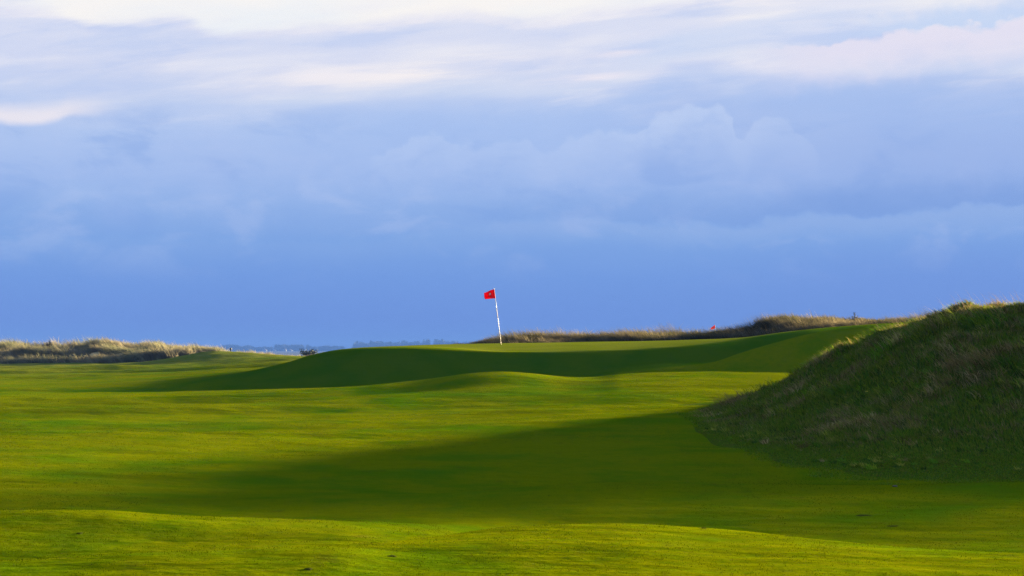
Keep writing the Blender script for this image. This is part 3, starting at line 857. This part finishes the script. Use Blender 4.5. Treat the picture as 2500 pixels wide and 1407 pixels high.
e = 0.04
zc = sward(x, yv)
gn = np.stack([-(sward(x + e, yv) - zc) / e, -(sward(x, yv + e) - zc) / e, np.ones(n)], 1)
gn /= np.linalg.norm(gn, axis=1)[:, None]
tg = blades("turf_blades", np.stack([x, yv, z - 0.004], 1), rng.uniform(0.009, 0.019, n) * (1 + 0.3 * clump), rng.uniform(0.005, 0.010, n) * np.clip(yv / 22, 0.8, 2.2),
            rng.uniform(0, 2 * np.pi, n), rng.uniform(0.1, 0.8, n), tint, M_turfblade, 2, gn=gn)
tag(tg, "short mown grass of the fairway", "grass", None, 'stuff')

# tall seed stems on the crest of the mound
n = 130
px = np.concatenate([rng.uniform(2150, 2560, 95), rng.uniform(2330, 2560, 35)])
yc = p1(*mound.cy, px) + rng.uniform(-1.0, 1.2, n)
x = (px - 1250) / F * yc
z = mound.z(x, yc)
L = rng.uniform(0.28, 0.62, n)
cols = pick(n, [(0.20, 0.15, 0.10), (0.26, 0.20, 0.15), (0.14, 0.09, 0.07)], [2, 2, 1])
root = np.stack([x, yc, z - 0.02], 1)
az = np.pi + rng.normal(0, 0.35, n)
ln = rng.uniform(0.35, 0.85, n)
st = blades("seed_stems", root, L, np.full(n, 0.006), az, ln, cols, M_blade, 5, face=np.zeros(n))
tag(st, "thin pale seed stems leaning left from the mound's top", "grass stems", None, 'stuff')

# ----------------------------------------------------------------- dunes
left_dune = Bank(-900, 640,
    ([-900, 0, 200, 400, 520, 640], [191, 191, 191, 193, 197, 200]),
    ([-900, 0, 640], [206, 206, 206]),
    ([-900, -300, -100, 0, 60, 120, 200, 260, 300, 340, 385, 430, 470, 520, 560, 600, 640],
     [860, 852, 856, 856, 858, 855, 854, 848, 852, 859, 856, 863, 862, 868, 878, 888, 890]),
    ([-900, 0, 640], [220, 220, 220]), 0.4, 0.55, 0.4,
    lambda x, y: 0.26 * fbm(x / 4.0, y / 3.0, 91, 3))
ld = left_dune.grid("dune", M_pale, 260, 60)
tag(ld, "pale grassy dune along the far left of the course", None, None, 'structure')

mid_dune = Bank(480, 1000,
    ([480, 1000], [224, 224]), ([480, 1000], [233, 233]),
    ([480, 560, 600, 640, 680, 720, 760, 820, 900, 1000], [868, 867.5, 867, 869, 871, 872, 868, 868, 868, 868]),
    ([480, 1000], [244, 244]), 0.4, 0.55, 0.4,
    lambda x, y: 0.12 * fbm(x / 3.0, y / 3.0, 95, 3))
md = mid_dune.grid("dune", M_pale, 120, 40)
tag(md, "low dune strip behind the left end of the green", None, None, 'structure')

right_dune = Bank(1050, 3600,
    ([1050, 1250, 1800, 2200, 3600], [106, 106, 105, 104, 104]),
    ([1050, 1250, 1800, 2200, 3600], [114, 114, 114, 113, 113]),
    ([1050, 1090, 1120, 1180, 1240, 1262, 1290, 1350, 1450, 1550, 1650, 1750, 1820, 1845, 1865, 1900, 1935, 1980, 2050, 2100, 2200, 2300, 2500, 3000, 3600],
     [864, 851, 844, 842, 846, 846, 843, 838, 834, 831, 829, 829, 825, 816, 803, 790, 789, 796, 792, 790, 788, 785, 778, 770, 790]),
    ([1050, 3600], [130, 130]), 0.42, 0.62, 0.4,
    lambda x, y: 0.16 * fbm(x / 2.2, y / 2.0, 99, 3))
rd = right_dune.grid("dune", M_dune, 420, 60)
tag(rd, "grass covered dune ridge behind the green on the right", None, None, 'structure')


def marram(name, bank, ntuft, per, p0, p1_, Lr, wr, label, greens, pale, crest=1.25, seed=0, dark=0.5, name_low=False):
    x, yv, z, tt, px = bank.sample(ntuft, p0, p1_, crest)
    big = fbm(x / 3.2, yv / 2.4, 120 + seed, 3)
    sz = np.clip(1.0 + 0.6 * big, 0.45, 1.9) * rng.uniform(0.75, 1.25, ntuft)
    gr = fbm(x / 2.6, yv / 2.0, 140 + seed, 3)
    isg = (rng.uniform(0, 1, ntuft) < np.clip(dark + 0.8 * gr, 0.04, 0.95))
    tb = np.where(isg[:, None], pick(ntuft, greens, [1] * len(greens)), pick(ntuft, pale, [1] * len(pale)))
    rep = np.repeat(np.arange(ntuft), per)
    n = len(rep)
    rad = 0.30 * sz[rep] * np.sqrt(rng.uniform(0, 1, n)) * Lr
    th = rng.uniform(0, 2 * np.pi, n)
    rx, ry = x[rep] + rad * np.cos(th), yv[rep] + rad * np.sin(th)
    rz = bank.z(rx, ry) - 0.05
    low = np.clip((px - 1080) / 200, 0.35, 1) if name_low else np.ones(ntuft)
    L = low[rep] * Lr * sz[rep] * rng.uniform(0.6, 1.15, n)
    az = np.where(rng.uniform(0, 1, n) < 0.8, np.pi + rng.normal(0, 0.45, n), th)
    ln = rng.uniform(0.25, 0.95, n)
    c0 = tb[rep] * rng.uniform(0.75, 1.25, (n, 1))
    tipc = c0 * 0.65 + np.array([0.20, 0.165, 0.095]) * 0.35 * rng.uniform(0.7, 1.2, (n, 1))
    o = blades(name, np.stack([rx, ry, rz], 1), L, rng.uniform(0.6, 1.3, n) * wr, az, ln, c0, M_marram, 3, tipc)
    return tag(o, label, "marram grass", None, 'stuff')


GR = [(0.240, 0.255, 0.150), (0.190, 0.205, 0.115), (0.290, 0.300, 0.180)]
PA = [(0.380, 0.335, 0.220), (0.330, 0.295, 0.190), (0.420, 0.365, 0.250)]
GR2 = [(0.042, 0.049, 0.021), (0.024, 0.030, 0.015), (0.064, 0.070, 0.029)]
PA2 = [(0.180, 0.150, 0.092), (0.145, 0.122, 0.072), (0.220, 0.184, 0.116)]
marram("marram_grass", left_dune, 2600, 34, -250, 556, 0.95, 0.050, "windswept pale marram grass on the far left dune", GR, PA, 1.25, 0, 0.42)
marram("marram_grass", mid_dune, 420, 22, 575, 860, 0.55, 0.05, "short pale marram grass strip behind the low tee mound", GR, PA, 1.25, 3, 0.3)
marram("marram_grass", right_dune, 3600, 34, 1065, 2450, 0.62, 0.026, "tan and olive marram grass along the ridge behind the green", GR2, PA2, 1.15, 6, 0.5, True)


# ----------------------------------------------------------------- turned parts
def lathe(profile, seg=16, origin=(0, 0, 0), axis=(0, 0, 1)):
    """profile: (radius, height) list; axis: direction of height"""
    q = Vector(axis).to_track_quat('Z', 'Y')
    V, Fc = [], []
    for r_, h_ in profile:
        for k in range(seg):
            a = 2 * math.pi * k / seg
            v = q @ Vector((r_ * math.cos(a), r_ * math.sin(a), h_)) + Vector(origin)
            V.append(v)
    for i in range(len(profile) - 1):
        for k in range(seg):
            k2 = (k + 1) % seg
            Fc.append((i * seg + k, i * seg + k2, (i + 1) * seg + k2, (i + 1) * seg + k))
    Fc.append(tuple(range(seg - 1, -1, -1)))
    Fc.append(tuple((len(profile) - 1) * seg + k for k in range(seg)))
    return V, Fc


def empty(name, loc):
    o = bpy.data.objects.new(name, None)
    o.empty_display_size = 0.3
    o.location = loc
    COL.objects.link(o)
    return o


# ----------------------------------------------------------------- golf flags
def flag_red():
    m, t, out = new_mat("flag_red")
    d = t.node('ShaderNodeBsdfDiffuse')
    tr = t.node('ShaderNodeBsdfTranslucent')
    co = t.node('ShaderNodeTexCoord').outputs['Object']
    col = t.mix(t.noise(co, 9.0, 3), (0.50, 0.002, 0.006, 1), (0.66, 0.004, 0.010, 1))
    t.l.new(col, d.inputs[0])
    t.l.new(col, tr.inputs[0])
    mx = t.node('ShaderNodeMixShader')
    mx.inputs[0].default_value = 0.45
    t.l.new(d.outputs[0], mx.inputs[1])
    t.l.new(tr.outputs[0], mx.inputs[2])
    t.l.new(mx.outputs[0], out.inputs[0])
    return m


M_red = flag_red()
M_white = simple("pole_white", (0.80, 0.80, 0.80), 0.35, 0.03)
M_maroon = simple("pole_dark", (0.10, 0.045, 0.050), 0.4, 0.05)
M_crest = simple("crest_grey", (0.55, 0.53, 0.50), 0.6, 0.05)
M_black = simple("crest_dark", (0.05, 0.03, 0.03), 0.6, 0.05)
M_print = simple("print_dark_red", (0.16, 0.004, 0.006), 0.7, 0.05)

PIN_Y = 88.0
gx0 = (1223.5 - 1250) / F * PIN_Y
gz0 = float(ground_z([gx0], [PIN_Y])[0])
pin = empty("golf_flag", (gx0, PIN_Y, gz0))
tag(pin, "red golf flag on a white pole standing in the sunlit green", "golf flag", "red golf flags")
top = Vector((-17.0 * PIN_Y / F, 0.05, z_of(705.5, PIN_Y) - gz0))
ax = top.normalized()
PL = top.length
bands = [(0.0, 0.035, 1), (0.035, 0.27, 1), (0.27, 0.475, 0), (0.475, 0.66, 1), (0.66, 1.0, 0)]
V, Fc, mi = [], [], []
for a, b_, mid_ in bands:
    r_ = 0.0125
    v, f = lathe([(r_, a * PL), (r_, b_ * PL)], 14, (0, 0, 0), ax)
    o0 = len(V)
    V += v
    f = f[:-2] if b_ < 1.0 else f[:-2] + [f[-1]]
    Fc += [tuple(i + o0 for i in q) for q in f]
    mi += [mid_] * len(f)
pole = mesh_obj("pole", V, Fc, M_white, pin)
pole.data.materials.append(M_maroon)
pole.data.polygons.foreach_set('material_index', mi)
v, f = lathe([(0.012, 0), (0.020, 0.006), (0.020, 0.022), (0.008, 0.035)], 14, tuple(ax * (PL + 0.001)), ax)
mesh_obj("finial", v, f, M_white, pin)

# cloth: corners measured on the photo, relative to the pin's foot
def rel(px, py, dy=0.0): return Vector(((px - 1223.5) * PIN_Y / F, dy, z_of(py, PIN_Y) - gz0))
TR, BR, BL, TL = rel(1207.2, 707), rel(1209.8, 728.5), rel(1183.4, 731), rel(1180.9, 714.8)


def cloth_pt(s, t_, off=0.0):
    a = TR.lerp(TL, s)
    b_ = BR.lerp(BL, s)
    p_ = a.lerp(b_, t_)
    p_ = p_ + Vector((0.010 * math.sin(2.6 * t_ * math.pi) * s, 0, 0.020 * math.sin(s * math.pi * 1.7) * (1 - t_)))
    p_.y += 0.045 * s * math.sin(s * 7.5 + t_ * 1.6) + 0.03 * s * math.sin(3 * t_ + 4 * s) + off
    return p_


def cloth(thick=0.002, ns=26, nt=18):
    V, Fc = [], []
    for side in (-1, 1):
        for i in range(ns + 1):
            for j in range(nt + 1):
                V.append(cloth_pt(i / ns, j / nt, side * thick))
    w = nt + 1
    N = (ns + 1) * w
    for i in range(ns):
        for j in range(nt):
            q = (i * w + j, (i + 1) * w + j, (i + 1) * w + j + 1, i * w + j + 1)
            Fc.append(q)
            Fc.append(tuple(k + N for k in reversed(q)))
    edge = [i * w for i in range(ns + 1)] + [ns * w + j for j in range(1, w)] + [i * w + nt for i in range(ns - 1, -1, -1)] + [j for j in range(nt - 1, 0, -1)]
    for k in range(len(edge)):
        a, b_ = edge[k], edge[(k + 1) % len(edge)]
        Fc.append((b_, a, a + N, b_ + N))
    return V, Fc


v, f = cloth()
banner = mesh_obj("flag_cloth", v, f, M_red, pin)


def patch(name, shape, mat, off, parent):
    """flat printed shape lying on the cloth, shape in (s, t) cloth coordinates as quad strip pairs"""
    V = []
    for (s0, t0), (s1, t1) in shape:
        V += [cloth_pt(s0, t0, off), cloth_pt(s1, t1, off)]
    Fc = [(2 * k, 2 * k + 1, 2 * k + 3, 2 * k + 2) for k in range(len(shape) - 1)]
    return mesh_obj(name, V, Fc, mat, parent)


ring, core = [], []
for k in range(25):
    a = 2 * math.pi * k / 24
    cs, sn = math.cos(a), math.sin(a)
    ro, ri = 0.082 * (1 + 0.18 * max(0, sn) * abs(cs)), 0.036
    ring.append(((0.46 + ro * cs, 0.42 + 1.42 * ro * sn), (0.46 + ri * cs, 0.42 + 1.42 * ri * sn)))
    core.append(((0.46 + ri * cs, 0.42 + 1.42 * ri * sn), (0.46, 0.42)))
em = patch("emblem", ring, M_crest, -0.0045, banner)
patch("emblem_center", core, M_black, -0.0048, em)
patch("print_line", [((0.27 + 0.03 * k, 0.66 + 0.02 * math.sin(k)), (0.27 + 0.03 * k, 0.72 + 0.025 * math.sin(k * 1.9))) for k in range(15)], M_print, -0.0045, banner)

# second flag, mostly hidden behind the dune
FY = 146.0
fx = (1746 - 1250) / F * FY
fz = float(ground_z([fx], [FY])[0])
pin2 = empty("golf_flag", (fx, FY, fz))
tag(pin2, "small red golf flag tip showing above the dune grass on the right", "golf flag", "red golf flags")
ftop = z_of(793.0, FY) - fz
v, f = lathe([(0.0125, 0), (0.0125, ftop)], 12)
mesh_obj("pole", v, f, M_white, pin2)
V, Fc = [], []
for side in (-1, 1):
    for i in range(13):
        for j in range(9):
            s, t_ = i / 12, j / 8
            a = Vector((0, 0, ftop - 0.01)).lerp(Vector((-0.33, 0, ftop - 0.24)), s)
            b_ = Vector((0, 0, ftop - 0.29)).lerp(Vector((-0.30, 0, ftop - 0.36)), s)
            q = a.lerp(b_, t_)
            q.y += 0.04 * s * math.sin(6 * s + 2 * t_) + side * 0.002
            V.append(q)
for i in range(12):
    for j in range(8):
        q = (i * 9 + j, (i + 1) * 9 + j, (i + 1) * 9 + j + 1, i * 9 + j + 1)
        Fc += [q, tuple(k + 117 for k in reversed(q))]
mesh_obj("flag_cloth", V, Fc, M_red, pin2)

# ----------------------------------------------------------------- small tee post on the far mound
M_navy = simple("navy_plastic", (0.008, 0.009, 0.022), 0.5, 0.1)
PY = 199.0
pxx = (563.3 - 1250) / F * PY
pz = float(ground_z([pxx], [PY])[0])
post = empty("tee_post", (pxx, PY, pz))
tag(post, "small dark navy post with a wide head beyond the low tee mound", "post")
ptop = z_of(849.6, PY) - pz
v, f = lathe([(0.055, 0), (0.055, ptop - 0.20)], 12)
mesh_obj("post_shaft", v, f, M_navy, post)
v, f = lathe([(0.06, ptop - 0.24), (0.095, ptop - 0.20), (0.10, ptop - 0.06), (0.085, ptop - 0.015), (0.03, ptop)], 14)
mesh_obj("post_head", v, f, M_navy, post)


# ----------------------------------------------------------------- shrubs
def shrub(name, px, py_top, Y, width, base_z, label, tint, nleaf=420, twigs=14, leaf=0.06):
    x0 = (px - 1250) / F * Y
    h = z_of(py_top, Y) - base_z
    root = empty(name, (x0, Y, base_z))
    tag(root, label, "shrub")
    V, Fc = [], []
    tips = []
    for k in range(twigs):
        a = rng.uniform(0, 2 * math.pi)
        rr = width * 0.5 * math.sqrt(rng.uniform(0, 1))
        tipp = Vector((rr * math.cos(a), rr * math.sin(a) * 0.7, h * rng.uniform(0.6, 1.0)))
        tips.append(tipp)
        basep = Vector((tipp.x * 0.25, tipp.y * 0.25, -0.05))
        v, f = lathe([(0.022, 0), (0.008, (tipp - basep).length)], 5, basep, (tipp - basep))
        o0 = len(V)
        V += v
        Fc += [tuple(i + o0 for i in q) for q in f]
    mesh_obj("stem", V, Fc, M_twig, root)
    V, Fc = [], []
    for k in range(nleaf):
        tp = tips[rng.integers(len(tips))]
        p_ = tp * rng.uniform(0.45, 1.02) + Vector(rng.normal(0, width * 0.07, 3))
        a, b_ = Vector(rng.normal(0, 1, 3)).normalized() * leaf, Vector(rng.normal(0, 1, 3)).normalized() * leaf * 0.6
        o0 = len(V)
        V += [p_ - a, p_ + b_, p_ + a, p_ - b_]
        Fc.append((o0, o0 + 1, o0 + 2, o0 + 3))
    mesh_obj("foliage", V, Fc, tint, root, False)
    return root


M_twig = simple("twig_bark", (0.07, 0.055, 0.045), 0.8, 0.2)
M_dleaf = simple("dark_leaf", (0.030, 0.040, 0.022), 0.7, 0.4, 3.0)
M_cleaf = simple("conifer_leaf", (0.022, 0.040, 0.026), 0.7, 0.4, 3.0)


def top_z(bank, px, Y):
    return float(bank.z([(px - 1250) / F * Y], [Y])[0])


shrub("shrub", 121, 831.5, 205.5, 0.75, top_z(left_dune, 121, 205.5), "small bare dark shrub poking above the far left dune", M_dleaf, 260, 14, 0.06)
shrub("shrub", 752, 857.5, 234.0, 2.3, top_z(mid_dune, 752, 234.0), "low dark green bush behind the left shoulder of the green", M_dleaf, 900, 22, 0.09)
shrub("shrub", 2088, 763, 118.0, 0.36, top_z(right_dune, 2088, 118.0), "thin dark upright shrub tip above the right dune ridge", M_cleaf, 200, 7, 0.04)

# ----------------------------------------------------------------- far woods and houses
def wood(px_a, px_b, tops, Y, ntree, label, base=3.0):
    """tops: (column, row) of the tree line"""
    tp = np.array(tops, float)
    V, L = [], []
    per = 260
    pxs = np.sort(rng.uniform(px_a, px_b, ntree))
    for q in pxs:
        yy = Y + rng.uniform(-40, 240)
        h = (HOR - np.interp(q, tp[:, 0], tp[:, 1])) * yy / F + EYE - 1.0
        h *= rng.uniform(0.84, 1.06)
        r_ = rng.uniform(5.0, 10.0)
        u = rng.normal(0, 1, (per, 3))
        u /= np.linalg.norm(u, axis=1)[:, None]
        u *= rng.uniform(0.45, 1.0, (per, 1))
        ctr = np.array([(q - 1250) / F * yy, yy, 1.0 + h * 0.52]) + u * np.array([r_, r_, h * 0.5])
        a = rng.normal(0, 1.5, (per, 3))
        b_ = rng.normal(0, 1.5, (per, 3))
        V.append(np.stack([ctr - a, ctr + b_, ctr + a, ctr - b_], 1).reshape(-1, 3))
    V = np.concatenate(V)
    nq = len(V) // 4
    o = raw_mesh("far_wood", V, np.arange(nq * 4), np.arange(nq) * 4, np.full(nq, 4), M_wood, False)
    return tag(o, label, "trees", None, 'stuff')


M_wood = simple("wood_foliage", (0.030, 0.040, 0.022), 0.9, 0.3, 0.05)
wood(380, 836, [(380, 846), (470, 845), (535, 848), (552, 841), (580, 842.5), (588, 847), (600, 843), (612, 844), (620, 850), (640, 848), (664, 847), (672, 842), (750, 842), (757, 847), (790, 845), (830, 846)], 6600, 150,
     "hazy blue wood on the far shore left of the green")
wood(862, 1200, [(862, 850), (868, 835), (880, 833), (900, 838), (904, 842), (907, 832), (940, 834), (975, 836), (982, 832), (1000, 834), (1030, 832), (1050, 829), (1085, 831), (1130, 835), (1200, 838)], 6500, 130,
     "taller hazy wood on the far shore behind the green")

M_wall = simple("white_wall", (0.19, 0.19, 0.20), 0.7, 0.03)
M_roof = simple("slate_roof", (0.22, 0.20, 0.20), 0.7, 0.1)
for (hp, hy, Y, w_, lab) in [(646, 853.5, 6430, 13.0, "white house furthest left on the far shore"), (670, 856, 6410, 10.0, "small white house low on the far shore second from left"),
                             (695.5, 852.6, 6440, 9.0, "tiny pale house set high at the wood's edge"), (707, 853.6, 6420, 16.0, "largest white gabled house on the far shore by the wood")]:
    x0, zb = (hp - 1250) / F * Y, 0.3
    ht = max(4.5, z_of(hy - 1.0, Y) - zb)
    hs = empty("house", (x0, Y, zb))
    tag(hs, lab, "house", "houses on the far shore")
    a, d_, e = w_ / 2, 6.0, ht * 0.6
    mesh_obj("wall", [(-a, -d_, -0.5), (a, -d_, -0.5), (a, d_, -0.5), (-a, d_, -0.5), (-a, -d_, e), (a, -d_, e), (a, d_, e), (-a, d_, e), (0, -d_, ht), (0, d_, ht)],
             [(0, 1, 5, 8, 4), (2, 3, 7, 9, 6), (1, 2, 6, 5), (3, 0, 4, 7)], M_wall, hs, False)
    g = 0.35
    mesh_obj("roof", [(-a - g, -d_ - g, e - 0.2), (0, -d_ - g, ht + 0.05), (a + g, -d_ - g, e - 0.2), (-a - g, d_ + g, e - 0.2), (0, d_ + g, ht + 0.05), (a + g, d_ + g, e - 0.2),
                      (-a - g, -d_ - g, e), (0, -d_ - g, ht + 0.3), (a + g, -d_ - g, e), (-a - g, d_ + g, e), (0, d_ + g, ht + 0.3), (a + g, d_ + g, e)],
             [(0, 1, 4, 3), (1, 2, 5, 4), (9, 10, 7, 6), (10, 11, 8, 7), (0, 6, 7, 1), (1, 7, 8, 2), (4, 10, 9, 3), (5, 11, 10, 4), (3, 9, 6, 0), (2, 8, 11, 5)], M_roof, hs, False)

# ----------------------------------------------------------------- small things on the turf
M_stone = simple("stone_grey", (0.11, 0.085, 0.080), 0.8, 0.3, 30)
def pebble(px, py, Y, sx, sy, sz, mat, name, label, cat):
    x0 = (px - 1250) / F * Y
    z0 = float(ground_z([x0], [Y])[0])
    V, Fc = [], []
    nu, nv = 14, 9
    for j in range(nv + 1):
        th = math.pi * j / nv
        for i in range(nu):
            ph = 2 * math.pi * i / nu
            k = 1 + 0.16 * math.sin(3 * ph + j) + 0.10 * math.cos(5 * ph - 2 * j)
            V.append((x0 + sx * k * math.sin(th) * math.cos(ph), Y + sy * k * math.sin(th) * math.sin(ph), z0 + sz * 0.6 + sz * (1 + 0.08 * math.sin(4 * ph)) * math.cos(th)))
    for j in range(nv):
        for i in range(nu):
            i2 = (i + 1) % nu
            Fc.append((j * nu + i, (j + 1) * nu + i, (j + 1) * nu + i2, j * nu + i2))
    o = mesh_obj(name, V, Fc, mat)
    return tag(o, label, cat)
pebble(2185, 1186, 26.95, 0.036, 0.03, 0.014, M_stone, "stone", "small dark grey stone lying on the shaded turf below the mound", "stone")

def ground_hit(px, py, y0=11.0, y1=90.0):
    ys = np.arange(y0, y1, 0.02)
    d = ground_z((px - 1250) / F * ys, ys) - z_of(py, ys)
    return float(ys[np.argmax(d > 0)])


M_soil = simple("bare_soil", (0.040, 0.046, 0.010), 0.95, 0.4, 40, 0.0)
for (qx, qy, wpx, dep, lab) in [
        (2107, 1259, 40, 0.13, "dark scrape of bare soil in the shaded turf, rightmost and longest"),
        (2180, 1285, 34, 0.08, "thin dark scuff of soil lying just below the longest turf scrape"),
        (958, 1359, 24, 0.09, "dark soil scrape near the bottom of the picture, left of the near hump's top"),
        (753, 1391, 24, 0.08, "small dark scrape lowest of all at the picture's bottom edge"),
        (194, 1303, 18, 0.09, "small dark scrape in the sunlit turf at lower left"),
        (185, 1180, 13, 0.10, "tiny dark scrape in the shadow band at far left"),
        (1718, 1290, 14, 0.09, "tiny dark scrape just behind the near hump's lit crest")]:
    Yd = ground_hit(qx, qy)
    xd, wd = (qx - 1250) / F * Yd, wpx / F * Yd
    V, Fc = [], []
    nk = 30
    for ringk, kk in ((0, 1.0), (1, 0.55)):
        for k in range(nk):
            a = 2 * math.pi * k / nk
            w_ = kk * (1 + 0.22 * math.sin(3 * a + qx) + 0.16 * math.sin(7 * a + qy) + 0.10 * math.sin(11 * a))
            V.append([xd + 0.5 * wd * w_ * math.cos(a), Yd + 0.5 * dep * w_ * math.sin(a), 0])
    V.append([xd, Yd, 0])
    A = np.array(V)
    A[:, 2] = ground_z(A[:, 0], A[:, 1]) + np.r_[np.full(nk, -0.003), np.full(nk, 0.006), 0.007]
    for k in range(nk):
        k2 = (k + 1) % nk
        Fc += [(k, k2, nk + k2, nk + k), (nk + k, nk + k2, 2 * nk)]
    tag(mesh_obj("turf_scrape", A, Fc, M_soil), lab, "turf scrape", "dark scrapes in the turf")

M_petal = simple("yellow_petal", (0.75, 0.55, 0.02), 0.6, 0.1)
M_stalk = simple("green_stalk", (0.05, 0.12, 0.02), 0.7, 0.1)
fp, fq = 2116, 956
ys = np.arange(33, 46, 0.02)
fY = float(ys[np.argmax(mound.z((fp - 1250) / F * ys, ys) - z_of(fq + 14, ys) > 0)])
fX = (fp - 1250) / F * fY
fZ = float(mound.z([fX], [fY])[0])
fl = empty("wild_flower", (fX, fY, fZ))
tag(fl, "tiny yellow wild flower in the dark rough of the mound's face", "flower")
hh = z_of(fq, fY) - fZ
v, f = lathe([(0.004, -0.02), (0.003, hh)], 6)
mesh_obj("stalk", v, f, M_stalk, fl)
V, Fc = [], []
for k in range(12):
    a = 2 * math.pi * k / 12
    for (r0, dz_) in ((0.004, 0.0), (0.022, 0.010), (0.030, -0.004)):
        for s_ in (-1, 1):
            V.append((r0 * math.cos(a) - s_ * 0.006 * math.sin(a), r0 * math.sin(a) + s_ * 0.006 * math.cos(a), hh + dz_))
    o0 = 6 * k
    Fc += [(o0, o0 + 1, o0 + 3, o0 + 2), (o0 + 2, o0 + 3, o0 + 5, o0 + 4)]
mesh_obj("petals", V, Fc, M_petal, fl)

# ----------------------------------------------------------------- haze
bx = [(sx, sy, sz) for sz in (-3.0, 44.0) for sx, sy in ((-7000, -90), (7000, -90), (7000, 11600), (-7000, 11600))]
hz = mesh_obj("haze", bx, [(3, 2, 1, 0), (4, 5, 6, 7), (0, 1, 5, 4), (1, 2, 6, 5), (2, 3, 7, 6), (3, 0, 4, 7)], None, None, False)
mh, t, out = new_mat("haze_air")
pv = t.node('ShaderNodeVolumePrincipled')
pv.inputs['Color'].default_value = (0.053, 0.127, 0.44, 1)
pv.inputs['Density'].default_value = 0.00017
t.l.new(pv.outputs[0], out.inputs['Volume'])
hz.data.materials.append(mh)
tag(hz, "thin blue sea haze", "haze", None, 'stuff')
